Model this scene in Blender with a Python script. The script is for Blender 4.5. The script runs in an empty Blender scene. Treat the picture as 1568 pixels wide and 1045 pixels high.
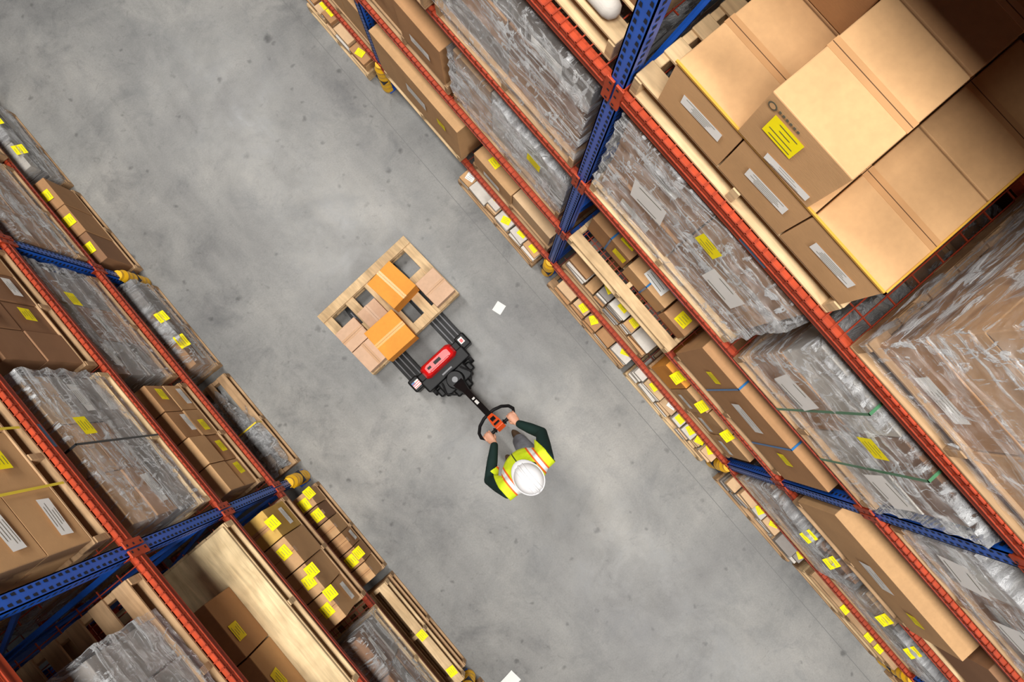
import bpy, math, random
from mathutils import Vector, Matrix, noise
import bmesh
RND = random.Random(11)
scene = bpy.context.scene
scene.view_settings.view_transform = 'Standard'
scene.view_settings.look = 'None'

def srgb(r, g, b):
    def f(c):
        c /= 255.0
        return c / 12.92 if c <= 0.04045 else ((c + 0.055) / 1.055) ** 2.4
    return (f(r), f(g), f(b), 1.0)

# ------------------------------------------------------------------ materials
def new_mat(name):
    m = bpy.data.materials.new(name)
    m.use_nodes = True
    nt = m.node_tree
    b = nt.nodes['Principled BSDF']
    return m, nt, b

def tex_coord(nt, scale=(1, 1, 1), rot=(0, 0, 0), kind='Object'):
    tc = nt.nodes.new('ShaderNodeTexCoord')
    mp = nt.nodes.new('ShaderNodeMapping')
    mp.inputs['Scale'].default_value = scale
    mp.inputs['Rotation'].default_value = rot
    nt.links.new(tc.outputs[kind], mp.inputs['Vector'])
    return mp.outputs['Vector']

def noise_node(nt, vec, scale, detail=3, rough=0.55, dist=0.0):
    n = nt.nodes.new('ShaderNodeTexNoise')
    n.inputs['Scale'].default_value = scale
    n.inputs['Detail'].default_value = detail
    n.inputs['Roughness'].default_value = rough
    n.inputs['Distortion'].default_value = dist
    nt.links.new(vec, n.inputs['Vector'])
    return n.outputs['Fac']

def ramp(nt, fac, stops):
    r = nt.nodes.new('ShaderNodeValToRGB')
    els = r.color_ramp.elements
    els[0].position, els[0].color = stops[0]
    els[1].position, els[1].color = stops[1]
    for p, c in stops[2:]:
        e = els.new(p); e.color = c
    nt.links.new(fac, r.inputs['Fac'])
    return r.outputs['Color']

def mixcol(nt, fac, a, b, mode='MIX'):
    n = nt.nodes.new('ShaderNodeMix')
    n.data_type = 'RGBA'
    n.blend_type = mode
    if isinstance(fac, float): n.inputs[0].default_value = fac
    else: nt.links.new(fac, n.inputs[0])
    for i, v in ((6, a), (7, b)):
        if isinstance(v, tuple): n.inputs[i].default_value = v
        else: nt.links.new(v, n.inputs[i])
    return n.outputs[2]

def bump(nt, b, h, strength, dist=0.01):
    n = nt.nodes.new('ShaderNodeBump')
    n.inputs['Strength'].default_value = strength
    n.inputs['Distance'].default_value = dist
    nt.links.new(h, n.inputs['Height'])
    nt.links.new(n.outputs['Normal'], b.inputs['Normal'])

def sc(c, k):
    return (min(c[0] * k, 1), min(c[1] * k, 1), min(c[2] * k, 1), 1)

def simple(name, col, rough=0.6, var=0.12, scale=6.0, metal=0.0, bmp=0.0, stretch=(1, 1, 1), spec=0.5):
    m, nt, b = new_mat(name)
    v = tex_coord(nt, stretch)
    f = noise_node(nt, v, scale, 4)
    c = ramp(nt, f, [(0.3, sc(col, 1 - var)), (0.7, sc(col, 1 + var))])
    nt.links.new(c, b.inputs['Base Color'])
    b.inputs['Roughness'].default_value = rough
    b.inputs['Metallic'].default_value = metal
    b.inputs['Specular IOR Level'].default_value = spec
    if bmp: bump(nt, b, f, bmp)
    return m

def cardboard(name, col):
    m, nt, b = new_mat(name)
    v = tex_coord(nt)
    big = noise_node(nt, v, 2.5, 4)
    fine = noise_node(nt, tex_coord(nt, (12, 12, 120)), 3.0, 3)
    c1 = ramp(nt, big, [(0.3, sc(col, 0.84)), (0.7, sc(col, 1.08))])
    c2 = ramp(nt, fine, [(0.3, (0.92, 0.92, 0.92, 1)), (0.7, (1, 1, 1, 1))])
    nt.links.new(mixcol(nt, 1.0, c1, c2, 'MULTIPLY'), b.inputs['Base Color'])
    b.inputs['Roughness'].default_value = 0.75
    b.inputs['Specular IOR Level'].default_value = 0.2
    bump(nt, b, fine, 0.15, 0.004)
    return m

def wood(name, col):
    m, nt, b = new_mat(name)
    g = noise_node(nt, tex_coord(nt, (30, 3, 30)), 1.0, 5, 0.6, 0.6)
    g2 = noise_node(nt, tex_coord(nt), 4.0, 3)
    c1 = ramp(nt, g, [(0.3, sc(col, 0.70)), (0.62, sc(col, 1.05))])
    c2 = ramp(nt, g2, [(0.35, (0.72, 0.68, 0.64, 1)), (0.65, (1, 1, 1, 1))])
    nt.links.new(mixcol(nt, 1.0, c1, c2, 'MULTIPLY'), b.inputs['Base Color'])
    b.inputs['Roughness'].default_value = 0.7
    b.inputs['Specular IOR Level'].default_value = 0.25
    bump(nt, b, g, 0.25, 0.004)
    return m

def film_mat(name, lo, hi, tint=(0.95, 0.96, 0.97, 1), freq=7, p0=0.50, p1=0.57):
    m, nt, b = new_mat(name)
    out = nt.nodes['Material Output']
    a = noise_node(nt, tex_coord(nt, (0.7, 0.7, freq), (0.16, 0.12, 0)), 1.7, 8, 0.72, 1.3)
    c = noise_node(nt, tex_coord(nt, (2.2, 10, 5), (0.8, 0.3, 0.5)), 1.6, 6, 0.66, 1.4)
    d = noise_node(nt, tex_coord(nt), 2.0, 3)
    r1 = ramp(nt, a, [(p0, (lo, lo, lo, 1)), (p1, (hi, hi, hi, 1))])  # milky film streaks; their opaque white also paints the wrap's glints into the colour
    r2 = ramp(nt, c, [(0.55, (0, 0, 0, 1)), (0.60, (hi, hi, hi, 1))])
    r3 = ramp(nt, d, [(0.38, (0.30, 0.30, 0.30, 1)), (0.52, (1, 1, 1, 1))])
    fac = mixcol(nt, 1.0, mixcol(nt, 1.0, r1, r2, 'ADD'), r3, 'MULTIPLY')
    b.inputs['Base Color'].default_value = tint
    b.inputs['Roughness'].default_value = 0.25
    b.inputs['Specular IOR Level'].default_value = 1.0
    hsum = nt.nodes.new('ShaderNodeMath'); hsum.operation = 'ADD'
    nt.links.new(a, hsum.inputs[0]); nt.links.new(c, hsum.inputs[1])
    bump(nt, b, hsum.outputs[0], 1.0, 0.16)
    tr = nt.nodes.new('ShaderNodeBsdfTransparent')
    gl = nt.nodes.new('ShaderNodeBsdfGlossy'); gl.inputs['Roughness'].default_value = 0.25
    bp = [x for x in nt.nodes if x.type == 'BUMP'][0]
    nt.links.new(bp.outputs[0], gl.inputs['Normal'])
    m0 = nt.nodes.new('ShaderNodeMixShader'); m0.inputs[0].default_value = 0.12
    nt.links.new(tr.outputs[0], m0.inputs[1]); nt.links.new(gl.outputs[0], m0.inputs[2])
    mx = nt.nodes.new('ShaderNodeMixShader')
    nt.links.new(fac, mx.inputs[0])
    nt.links.new(m0.outputs[0], mx.inputs[1])
    nt.links.new(b.outputs[0], mx.inputs[2])
    nt.links.new(mx.outputs[0], out.inputs['Surface'])
    return m

KR = cardboard('kraft_cardboard', srgb(202, 160, 114))
KR2 = cardboard('kraft_cardboard_dark', srgb(182, 138, 96))
KR3 = cardboard('kraft_cardboard_light', srgb(216, 182, 142))
KB = cardboard('brown_cardboard', srgb(150, 112, 82))
KO = cardboard('orange_cardboard', srgb(232, 156, 66))
KY = cardboard('yellow_cardboard', srgb(210, 170, 90))
KG = cardboard('grey_board', srgb(148, 142, 136))
KW = cardboard('white_board', srgb(212, 206, 196))
SEAM = simple('carton_seam_gap', srgb(92, 62, 38), 0.9, 0.05)
TAPE = simple('parcel_tape', srgb(186, 142, 98), 0.3, 0.05)
TAPEY = simple('yellow_tape', srgb(200, 152, 60), 0.4, 0.06)
WD = wood('pallet_pine', srgb(224, 194, 150))
WD2 = wood('pallet_pine_aged', srgb(188, 154, 116))
YEL = simple('yellow_label_paper', srgb(255, 236, 20), 0.7, 0.04, spec=0.2)
WHT = simple('white_label_paper', srgb(234, 234, 230), 0.6, 0.04, spec=0.2)
INK = simple('label_ink', srgb(96, 92, 74), 0.7, 0.05)
SBL = simple('blue_strap', srgb(40, 110, 170), 0.35, 0.08)
SGR = simple('green_strap', srgb(70, 120, 84), 0.35, 0.08)
SYE = simple('yellow_strap', srgb(225, 200, 50), 0.35, 0.08)
SBK = simple('black_strap', srgb(30, 30, 32), 0.35, 0.08)
FILM = film_mat('stretch_film', 0.08, 0.92)
FILMG = film_mat('stretch_film_milky', 0.20, 0.98, p0=0.45, p1=0.54)
FILML = film_mat('loose_plastic_film', 0.32, 0.98, freq=4, p0=0.44)
BLUE = simple('rack_blue_paint', srgb(22, 86, 186), 0.38, 0.12, 9)
HOLE = simple('rack_slot_dark', srgb(8, 16, 36), 0.8, 0.05)
ORG = simple('rack_orange_paint', srgb(170, 64, 34), 0.5, 0.2, 9, spec=0.3)
WIRE = simple('wire_deck_orange', srgb(148, 54, 30), 0.5, 0.15, 9, spec=0.3)
GUARD = simple('guard_yellow_plastic', srgb(236, 180, 20), 0.4, 0.1)
BLACK = simple('black_steel', srgb(12, 13, 15), 0.45, 0.15, spec=0.25)
RUB = simple('black_rubber', srgb(14, 14, 16), 0.6, 0.1, spec=0.3)
GREYM = simple('fork_grey_wear', srgb(120, 122, 126), 0.4, 0.15)
RED = simple('red_cover_plastic', srgb(206, 18, 20), 0.25, 0.08)
ORC = simple('orange_control_plastic', srgb(226, 84, 34), 0.35, 0.05)

# floor concrete
def concrete():
    m, nt, b = new_mat('polished_concrete')
    v = tex_coord(nt)
    n1 = noise_node(nt, v, 0.55, 6, 0.62, 0.3)
    n2 = noise_node(nt, v, 2.2, 8, 0.74, 0.5)
    n3 = noise_node(nt, v, 60, 3, 0.6)
    n4 = noise_node(nt, tex_coord(nt, (3.0, 0.5, 1), (0, 0, 0.15)), 1.0, 6, 0.65, 0.8)
    n5 = noise_node(nt, v, 8.0, 6, 0.75, 1.8)
    n6 = noise_node(nt, tex_coord(nt, (1, 1, 1), (0, 0, 1.1)), 1.1, 7, 0.72, 0.8)
    c = ramp(nt, n1, [(0.32, srgb(122, 122, 121)), (0.5, srgb(144, 144, 141)), (0.68, srgb(172, 170, 164))])
    c2 = ramp(nt, n2, [(0.3, (0.66, 0.67, 0.69, 1)), (0.47, (0.93, 0.93, 0.93, 1)), (0.72, (1.0, 1.0, 1.0, 1))])
    c3 = ramp(nt, n3, [(0.3, (0.84, 0.84, 0.84, 1)), (0.7, (1, 1, 1, 1))])
    c4 = ramp(nt, n4, [(0.36, (0.88, 0.88, 0.88, 1)), (0.6, (1, 1, 1, 1))])
    c5 = ramp(nt, n5, [(0.30, (0.74, 0.74, 0.74, 1)), (0.43, (1, 1, 1, 1))])
    c6 = ramp(nt, n6, [(0.36, (0.80, 0.81, 0.82, 1)), (0.52, (1, 1, 1, 1))])
    r = c
    for k in (c2, c3, c4, c5, c6): r = mixcol(nt, 1.0, r, k, 'MULTIPLY')
    for sc_, th, dark in ((1.3, 0.05, 0.34), (3.1, 0.085, 0.46), (6.5, 0.12, 0.58)):
        vo = nt.nodes.new('ShaderNodeTexVoronoi')
        vo.inputs['Scale'].default_value = sc_
        vv = nt.nodes.new('ShaderNodeVectorMath'); vv.operation = 'ADD'
        nz = nt.nodes.new('ShaderNodeTexNoise'); nz.inputs['Scale'].default_value = 14
        nt.links.new(v, nz.inputs['Vector'])
        ms = nt.nodes.new('ShaderNodeVectorMath'); ms.operation = 'SCALE'
        ms.inputs['Scale'].default_value = 0.07
        nt.links.new(nz.outputs['Color'], ms.inputs[0])
        nt.links.new(v, vv.inputs[0]); nt.links.new(ms.outputs[0], vv.inputs[1])
        nt.links.new(vv.outputs[0], vo.inputs['Vector'])
        sp = ramp(nt, vo.outputs['Distance'], [(th * 0.5, (dark, dark, dark, 1)), (th * 1.5, (1, 1, 1, 1))])
        # only some cells carry a spot
        sepc = nt.nodes.new('ShaderNodeSeparateColor'); nt.links.new(vo.outputs['Color'], sepc.inputs[0])
        gt = nt.nodes.new('ShaderNodeMath'); gt.operation = 'GREATER_THAN'; gt.inputs[1].default_value = 0.6
        nt.links.new(sepc.outputs[0], gt.inputs[0])
        r = mixcol(nt, gt.outputs[0], r, mixcol(nt, 1.0, r, sp, 'MULTIPLY'))
    # saw-cut joints
    sep = nt.nodes.new('ShaderNodeSeparateXYZ')
    nt.links.new(v, sep.inputs[0])
    def joint(axis, pos):
        nonlocal r
        s = nt.nodes.new('ShaderNodeMath'); s.operation = 'SUBTRACT'; s.inputs[1].default_value = pos
        nt.links.new(sep.outputs[axis], s.inputs[0])
        a = nt.nodes.new('ShaderNodeMath'); a.operation = 'ABSOLUTE'; nt.links.new(s.outputs[0], a.inputs[0])
        l = nt.nodes.new('ShaderNodeMath'); l.operation = 'LESS_THAN'; l.inputs[1].default_value = 0.003
        nt.links.new(a.outputs[0], l.inputs[0])
        r = mixcol(nt, l.outputs[0], r, srgb(104, 104, 103))
    joint(0, 0.93)
    joint(0, -2.35)
    nt.links.new(r, b.inputs['Base Color'])
    rr = ramp(nt, n2, [(0.3, (0.30, 0.30, 0.30, 1)), (0.7, (0.5, 0.5, 0.5, 1))])
    nt.links.new(rr, b.inputs['Roughness'])
    bump(nt, b, n3, 0.05, 0.003)
    return m

# ------------------------------------------------------------------ mesh builder
class MB:
    def __init__(s):
        s.v = []; s.f = []; s.m = []; s.mats = []
    def mi(s, mat):
        if mat not in s.mats: s.mats.append(mat)
        return s.mats.index(mat)
    def add(s, verts, faces, mat):
        o = len(s.v); k = s.mi(mat)
        s.v += [tuple(p) for p in verts]
        for f in faces:
            s.f.append(tuple(i + o for i in f)); s.m.append(k)
    def box(s, x0, x1, y0, y1, z0, z1, mat, rot=0.0, M=None):
        if x0 > x1: x0, x1 = x1, x0
        cx, cy = (x0 + x1) / 2, (y0 + y1) / 2
        ps = []
        c, sn = math.cos(rot), math.sin(rot)
        for z in (z0, z1):
            for x, y in ((x0, y0), (x1, y0), (x1, y1), (x0, y1)):
                dx, dy = x - cx, y - cy
                ps.append(Vector((cx + dx * c - dy * sn, cy + dx * sn + dy * c, z)))
        if M: ps = [M @ p for p in ps]
        s.add(ps, [(0, 3, 2, 1), (4, 5, 6, 7), (0, 1, 5, 4), (1, 2, 6, 5), (2, 3, 7, 6), (3, 0, 4, 7)], mat)
    def quad(s, ps, mat):
        s.add(ps, [(0, 1, 2, 3)], mat)
    def loft(s, rings, mat, cap=True):
        n = len(rings[0]); vs = []; fs = []
        for r in rings: vs += r
        for i in range(len(rings) - 1):
            for j in range(n):
                a = i * n + j; b2 = i * n + (j + 1) % n
                fs.append((a, b2, b2 + n, a + n))
        if cap:
            fs.append(tuple(reversed(range(n))))
            fs.append(tuple(range((len(rings) - 1) * n, len(rings) * n)))
        s.add(vs, fs, mat)
    def tube(s, pts, radii, mat, n=14, flat=1.0, side=None, round_ends=True):
        pts = [Vector(p) for p in pts]
        if not hasattr(radii, '__len__'): radii = [radii] * len(pts)
        P = list(pts); Rr = list(radii)
        if round_ends:
            t0 = (pts[0] - pts[1]).normalized(); t1 = (pts[-1] - pts[-2]).normalized()
            r0, r1 = Rr[0], Rr[-1]
            P = [pts[0] + t0 * r0 * 0.95, pts[0] + t0 * r0 * 0.6] + P + [pts[-1] + t1 * r1 * 0.6, pts[-1] + t1 * r1 * 0.95]
            Rr = [r0 * 0.3, r0 * 0.8] + Rr + [r1 * 0.8, r1 * 0.3]
        rings = []; prev = Vector(side) if side else None
        for i, p in enumerate(P):
            a = P[max(i - 1, 0)]; b2 = P[min(i + 1, len(P) - 1)]
            t = (b2 - a).normalized()
            if prev is None:
                prev = Vector((1, 0, 0)) if abs(t.x) < 0.8 else Vector((0, 1, 0))
            u = (prev - t * prev.dot(t)).normalized()
            w = t.cross(u).normalized()
            prev = u
            rings.append([p + u * math.cos(2 * math.pi * k / n) * Rr[i] + w * math.sin(2 * math.pi * k / n) * Rr[i] * flat for k in range(n)])
        s.loft(rings, mat)
    def ell(s, c, r, mat, n=16, m=10, M=None):
        c = Vector(c); rings = []
        for i in range(m + 1):
            a = -math.pi / 2 + math.pi * (i + 0.15 if i == 0 else (i - 0.15 if i == m else i)) / m
            ring = []
            for k in range(n):
                th = 2 * math.pi * k / n
                p = Vector((r[0] * math.cos(a) * math.cos(th), r[1] * math.cos(a) * math.sin(th), r[2] * math.sin(a)))
                if M: p = M @ p
                ring.append(c + p)
            rings.append(ring)
        s.loft(rings, mat)
    def obj(s, name, parent=None, bevel=0.0, smooth=False, loc=None, rotz=None, seg=2):
        me = bpy.data.meshes.new(name)
        me.from_pydata(s.v, [], s.f)
        for mt in s.mats: me.materials.append(mt)
        me.polygons.foreach_set('material_index', s.m)
        if smooth: me.polygons.foreach_set('use_smooth', [True] * len(s.f))
        me.update()
        o = bpy.data.objects.new(name, me)
        scene.collection.objects.link(o)
        if parent: o.parent = parent
        if loc is not None: o.location = loc
        if rotz is not None: o.rotation_euler = (0, 0, rotz)
        if bevel:
            md = o.modifiers.new('bevel', 'BEVEL'); md.width = bevel; md.segments = seg
            md.limit_method = 'ANGLE'; md.angle_limit = math.radians(40)
        return o

def empty(name, loc=(0, 0, 0), rotz=0.0):
    e = bpy.data.objects.new(name, None)
    e.empty_display_size = 0.2
    e.location = loc; e.rotation_euler = (0, 0, rotz)
    scene.collection.objects.link(e)
    return e

# ------------------------------------------------------------------ floor
fb = MB()
fb.quad([(-9, -14, 0), (9, -14, 0), (9, 14, 0), (-9, 14, 0)], concrete())
fb.obj('floor')

# ------------------------------------------------------------------ racks
# keys 1 / -1: racks on the aisle;  2 / -2: the back-to-back rows behind them
XF = {1: 1.17, -1: -2.05, 2: 2.36, -2: -3.24}
LV = {1: [0.54, 1.79, 3.05, 4.30, 6.25], -1: [0.90, 2.06, 3.27, 4.45, 5.90]}
LV[2] = LV[1]; LV[-2] = LV[-1]
PITCH = 2.57
POSTS = [0.65 + PITCH * k for k in (-4, -3, -2, -1, 0, 1, 2, 3)]
DEPTH = 1.07
TOP = 7.6

def rack(key):
    xf = XF[key]; side = 1 if key > 0 else -1
    detail = abs(key) == 1
    e = empty('pallet_rack', (xf, 0, 0))
    up = MB(); ho = MB(); be = MB(); wi = MB(); gd = MB()
    def bx(mb, d0, d1, y0, y1, z0, z1, mat):
        mb.box(side * d0, side * d1, y0, y1, z0, z1, mat)
    for y in POSTS:
        for d in (0.0, DEPTH - 0.075):
            # open C shaped upright: front web and two flanges
            if d == 0:
                bx(up, 0, 0.006, y - 0.04, y + 0.04, 0, TOP, BLUE)
            else:
                bx(up, d + 0.069, d + 0.075, y - 0.04, y + 0.04, 0, TOP, BLUE)
            bx(up, d, d + 0.075, y - 0.04, y - 0.034, 0, TOP, BLUE)
            bx(up, d, d + 0.075, y + 0.034, y + 0.04, 0, TOP, BLUE)
            bx(up, d - 0.02, d + 0.1, y - 0.07, y + 0.07, 0, 0.008, BLUE)
        z = 0.3
        while z < TOP - 0.1 and detail:
            for yy in (-0.02, 0.02):
                q = [(-side * 0.0015, y + yy - 0.008, z), (-side * 0.0015, y + yy + 0.008, z), (-side * 0.0015, y + yy + 0.006, z + 0.026), (-side * 0.0015, y + yy - 0.006, z + 0.026)]
                ho.quad(q, HOLE)
            for sy in (-1, 1):
                yy = y + sy * 0.0415
                ho.quad([(side * 0.026, yy, z), (side * 0.046, yy, z), (side * 0.046, yy, z + 0.024), (side * 0.026, yy, z + 0.024)], HOLE)
            z += 0.05
        # horizontal and diagonal bracing
        zz = 0.25; flip = 0
        while zz < TOP - 0.9:
            bx(up, 0.07, DEPTH - 0.07, y - 0.016, y + 0.016, zz, zz + 0.03, BLUE)
            p0 = (side * 0.07, y, zz + 0.03); p1 = (side * (DEPTH - 0.07), y, zz + 0.9)
            if flip: p0, p1 = (side * (DEPTH - 0.07), y, zz + 0.03), (side * 0.07, y, zz + 0.9)
            up.tube([p0, p1], 0.016, BLUE, 6, round_ends=False)
            flip = 1 - flip
            zz += 0.95
        if not detail: continue
        # guard: ribbed yellow column protector hugging the aisle side
        rings = []
        zz = 0.0
        while zz <= 0.52:
            rr = 0.062 + (0.006 if int(round(zz / 0.04)) % 2 else 0.0)
            if zz > 0.46: rr = 0.05
            rings.append([Vector((-side * rr * math.cos(a) * 1.05 + side * 0.012, y + rr * math.sin(a), zz)) for a in [(-100 + 200 * i / 12) * math.pi / 180 for i in range(13)]])
            zz += 0.04
        gd.loft(rings, GUARD)
        gd.box(-side * 0.057, side * 0.0, y - 0.064, y + 0.064, 0.24, 0.255, HOLE)
    for i in range(len(POSTS) - 1):
        ya, yb = POSTS[i] + 0.04, POSTS[i + 1] - 0.04
        for z in LV[key]:
            for d0, d1 in ((-0.006, 0.045), (DEPTH - 0.045, DEPTH + 0.008)):
                bx(be, d0, d1, ya, yb, z - 0.10, z - 0.03, ORG)
                # step beam profile: higher outer lip
                if d0 < 0: bx(be, d0, d0 + 0.026, ya, yb, z - 0.03, z, ORG)
                else: bx(be, d1 - 0.028, d1, ya, yb, z - 0.03, z, ORG)
                # bolted end connector plates
                for yy, s2 in ((ya, 1), (yb, -1)):
                    dd = -0.012 if d0 < 0 else DEPTH + 0.004
                    bx(be, dd - (0.002 if d0 < 0 else 0), dd + 0.01, yy - s2 * 0.034, yy + s2 * 0.012, z - 0.15, z + 0.03, ORG)
                    bx(be, min(d0, dd), d1, yy - 0.004, yy + 0.004, z - 0.15, z + 0.03, ORG)
                    for zz in (z - 0.13, z - 0.06, z + 0.0):
                        px = (dd - 0.0035) if d0 < 0 else (dd + 0.0115)
                        c = yy - s2 * 0.018
                        ho.quad([(side * px, c - 0.007, zz), (side * px, c + 0.007, zz), (side * px, c + 0.007, zz + 0.014), (side * px, c - 0.007, zz + 0.014)], HOLE)
            # blue maker's sticker on the beam face
            if z > 2.5 and detail:
                yc = ya + (yb - ya) * (0.66 if side > 0 else 0.3)
                ho.quad([(-side * 0.0075, yc - 0.08, z - 0.085), (-side * 0.0075, yc + 0.08, z - 0.085), (-side * 0.0075, yc + 0.08, z - 0.045), (-side * 0.0075, yc - 0.08, z - 0.045)], SBL)
            # wire decking
            n = int((yb - ya) / 0.05)
            for k in range(1, n):
                yy = ya + (yb - ya) * k / n
                bx(wi, -0.012, DEPTH + 0.01, yy - 0.003, yy + 0.003, z, z + 0.006, WIRE)
                bx(wi, -0.014, -0.008, yy - 0.003, yy + 0.003, z - 0.045, z + 0.006, WIRE)
            for k in range(9):
                dd = -0.010 + (DEPTH + 0.005) * k / 8
                bx(wi, dd, dd + 0.006, ya + 0.02, yb - 0.02, z - 0.006, z, WIRE)
            bx(wi, -0.018, -0.012, ya + 0.02, yb - 0.02, z - 0.040, z - 0.034, WIRE)
    up.obj('uprights', e); ho.obj('slots_and_stickers', e); be.obj('beams', e, bevel=0.003)
    wi.obj('wire_decks', e)
    if detail: gd.obj('column_guards', e)
for k in (1, -1, 2, -2): rack(k)

# ------------------------------------------------------------------ pallet loads
class Load:
    def __init__(s, name, key, y, z):
        s.side = 1 if key > 0 else -1; s.xf = XF[key]
        s.o = Vector((s.xf + s.side * 0.5, y, z))
        s.e = empty(name, s.o)
        s.pal = MB(); s.car = MB(); s.lab = MB(); s.flm = MB()
    def P(s, d, y, z):
        return Vector((s.xf + s.side * d, y, z)) - s.o
    def box(s, mb, d0, d1, y0, y1, z0, z1, mat, rot=0.0):
        a = s.P(d0, y0, z0); b = s.P(d1, y1, z1)
        mb.box(min(a.x, b.x), max(a.x, b.x), a.y, b.y, a.z, b.z, mat, rot)
    def label(s, face, d, y, z, w, h, mat=None, ang=0.0, lines=4):
        mat = mat or YEL
        ang += RND.uniform(-0.08, 0.08)
        if face == 'front': U = Vector((0, 1, 0)); V = Vector((0, 0, 1)); N = Vector((-s.side, 0, 0))
        elif face == 'top': U = Vector((0, 1, 0)); V = Vector((s.side, 0, 0)); N = Vector((0, 0, 1))
        elif face == 'flap':   # tag hanging over the edge, tilted to the aisle
            U = Vector((0, 1, 0)); V = Vector((s.side * 0.75, 0, 0.66)).normalized(); N = Vector((-s.side * 0.66, 0, 0.75)).normalized()
        else: U = Vector((1, 0, 0)); V = Vector((0, 0, 1)); N = Vector((0, 1 if face == 'yp' else -1, 0))
        u = U * math.cos(ang) + V * math.sin(ang); v = V * math.cos(ang) - U * math.sin(ang)
        c = s.P(d, y, z) + N * 0.004
        def q(cu, cv, ww, hh, off, m):
            o = c + u * cu + v * cv + N * off
            s.lab.quad([o - u * ww / 2 - v * hh / 2, o + u * ww / 2 - v * hh / 2, o + u * ww / 2 + v * hh / 2, o - u * ww / 2 + v * hh / 2], m)
        q(0, 0, w, h, 0, mat)
        for i in range(lines):
            ww = w * RND.uniform(0.35, 0.8)
            q(RND.uniform(-0.05, 0.05) * w, h * (0.34 - 0.68 * i / max(lines - 1, 1)), ww, h * 0.035, 0.0012, INK)
    def carton(s, d0, d1, y0, y1, z0, z1, mat, seam='y', rot=0.0, tape=TAPE):
        s.box(s.car, d0, d1, y0, y1, z0, z1, mat, rot)
        dm, ym = (d0 + d1) / 2, (y0 + y1) / 2
        if abs(rot) < 0.02 and seam:
            if seam == 'y':
                s.box(s.lab, dm - 0.024, dm + 0.024, y0 - 0.0015, y1 + 0.0015, z1 - 0.05, z1 + 0.0012, tape)
                s.box(s.lab, dm - 0.0015, dm + 0.0015, y0, y1, z1, z1 + 0.002, SEAM)
            else:
                s.box(s.lab, d0 - 0.0015, d1 + 0.0015, ym - 0.024, ym + 0.024, z1 - 0.05, z1 + 0.0012, tape)
                s.box(s.lab, d0, d1, ym - 0.0015, ym + 0.0015, z1, z1 + 0.002, SEAM)
    def pallet(s, d0, d1, y0, y1, z, mat=None, h=0.14):
        mat = mat or RND.choice([WD, WD2, WD2])
        L = d1 - d0
        for yy in (y0, (y0 + y1) / 2 - 0.02, y1 - 0.04):
            s.box(s.pal, d0, d1, yy, yy + 0.04, z + 0.018, z + h - 0.018, mat)
        for dd in (d0, d0 + L / 2 - 0.05, d1 - 0.1):
            s.box(s.pal, dd, dd + 0.1, y0, y1, z, z + 0.018, mat)
        n = 6
        for i in range(n + 1):
            c = d0 + 0.05 + (L - 0.1) * i / n
            s.box(s.pal, c - 0.045, c + 0.045, y0, y1, z + h - 0.018, z + h, mat)
        return z + h
    def grid(s, d0, d1, y0, y1, z0, nd, ny, nz, hz, mats, labels=None, lab_p=0.5, miss=0.0, seam='y', white=0.0, lsize=0.11, topmats=None):
        cd = (d1 - d0) / nd; cy = (y1 - y0) / ny
        for k in range(nz):
            for i in range(nd):
                for j in range(ny):
                    if k == nz - 1 and RND.random() < miss and nz > 1: continue
                    a = d0 + i * cd; b = y0 + j * cy
                    g = 0.004
                    zt = z0 + (k + 1) * hz - 0.002
                    ms = topmats if (topmats and k == nz - 1) else mats
                    s.carton(a + g + (RND.uniform(-0.012, 0.008) if i == 0 else 0), a + cd - g, b + g, b + cy - g, z0 + k * hz, zt - RND.uniform(0, 0.006), RND.choice(ms), seam)
                    used = False
                    if i == 0 and RND.random() < lab_p and labels:
                        if labels == 'front':
                            s.label('front', a - 0.012, b + cy * RND.uniform(0.3, 0.7), z0 + (k + 0.6) * hz, lsize, min(lsize, hz * 0.6)); used = True
                        elif k == nz - 1:
                            s.label('top', a + RND.uniform(0.06, 0.1), b + cy * RND.uniform(0.35, 0.65), zt, lsize, lsize * 0.9)
                    if i == 0 and not used and RND.random() < white:
                        s.label('front', a - 0.012, b + cy * 0.5, z0 + (k + 0.4) * hz, min(cy * 0.6, 0.22), min(0.09, hz * 0.35), WHT)
    def film(s, d0, d1, y0, y1, z0, z1, mat=None, amp=0.018, off=0.012):
        mat = mat or FILM
        a = s.P(d0, y0, z0); b = s.P(d1, y1, z1)
        lo = Vector((min(a.x, b.x) - off, a.y - off, a.z)); hi = Vector((max(a.x, b.x) + off, b.y + off, b.z + off))
        cen = (lo + hi) / 2; sd = Vector((RND.uniform(0, 50), RND.uniform(0, 50), 0))
        def disp(p):
            q = p * 4.0 + sd
            n1 = noise.noise(Vector((q.x, q.y, q.z * 3.0)))
            n2 = noise.noise(p * 13 + sd)
            k = (n1 * 0.7 + n2 * 0.5) * amp
            r = (p - cen)
            return p + Vector((r.x / (hi.x - lo.x), r.y / (hi.y - lo.y), max(0, r.z / (hi.z - lo.z)))) * 2 * (max(k, -off * 0.6) + 0.003)
        st = 0.035
        def patch(o, U, V):
            nu = max(2, int(U.length / st)); nv = max(2, int(V.length / st))
            vs = [disp(o + U * (i / nu) + V * (j / nv)) for j in range(nv + 1) for i in range(nu + 1)]
            fs = [(j * (nu + 1) + i, j * (nu + 1) + i + 1, (j + 1) * (nu + 1) + i + 1, (j + 1) * (nu + 1) + i) for j in range(nv) for i in range(nu)]
            s.flm.add(vs, fs, mat)
        S = hi - lo
        X = Vector((S.x, 0, 0)); Y = Vector((0, S.y, 0)); Z = Vector((0, 0, S.z))
        patch(lo, X, Z); patch(lo + Y, X, Z); patch(lo, Y, Z); patch(lo + X, Y, Z); patch(lo + Z, X, Y)
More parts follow.
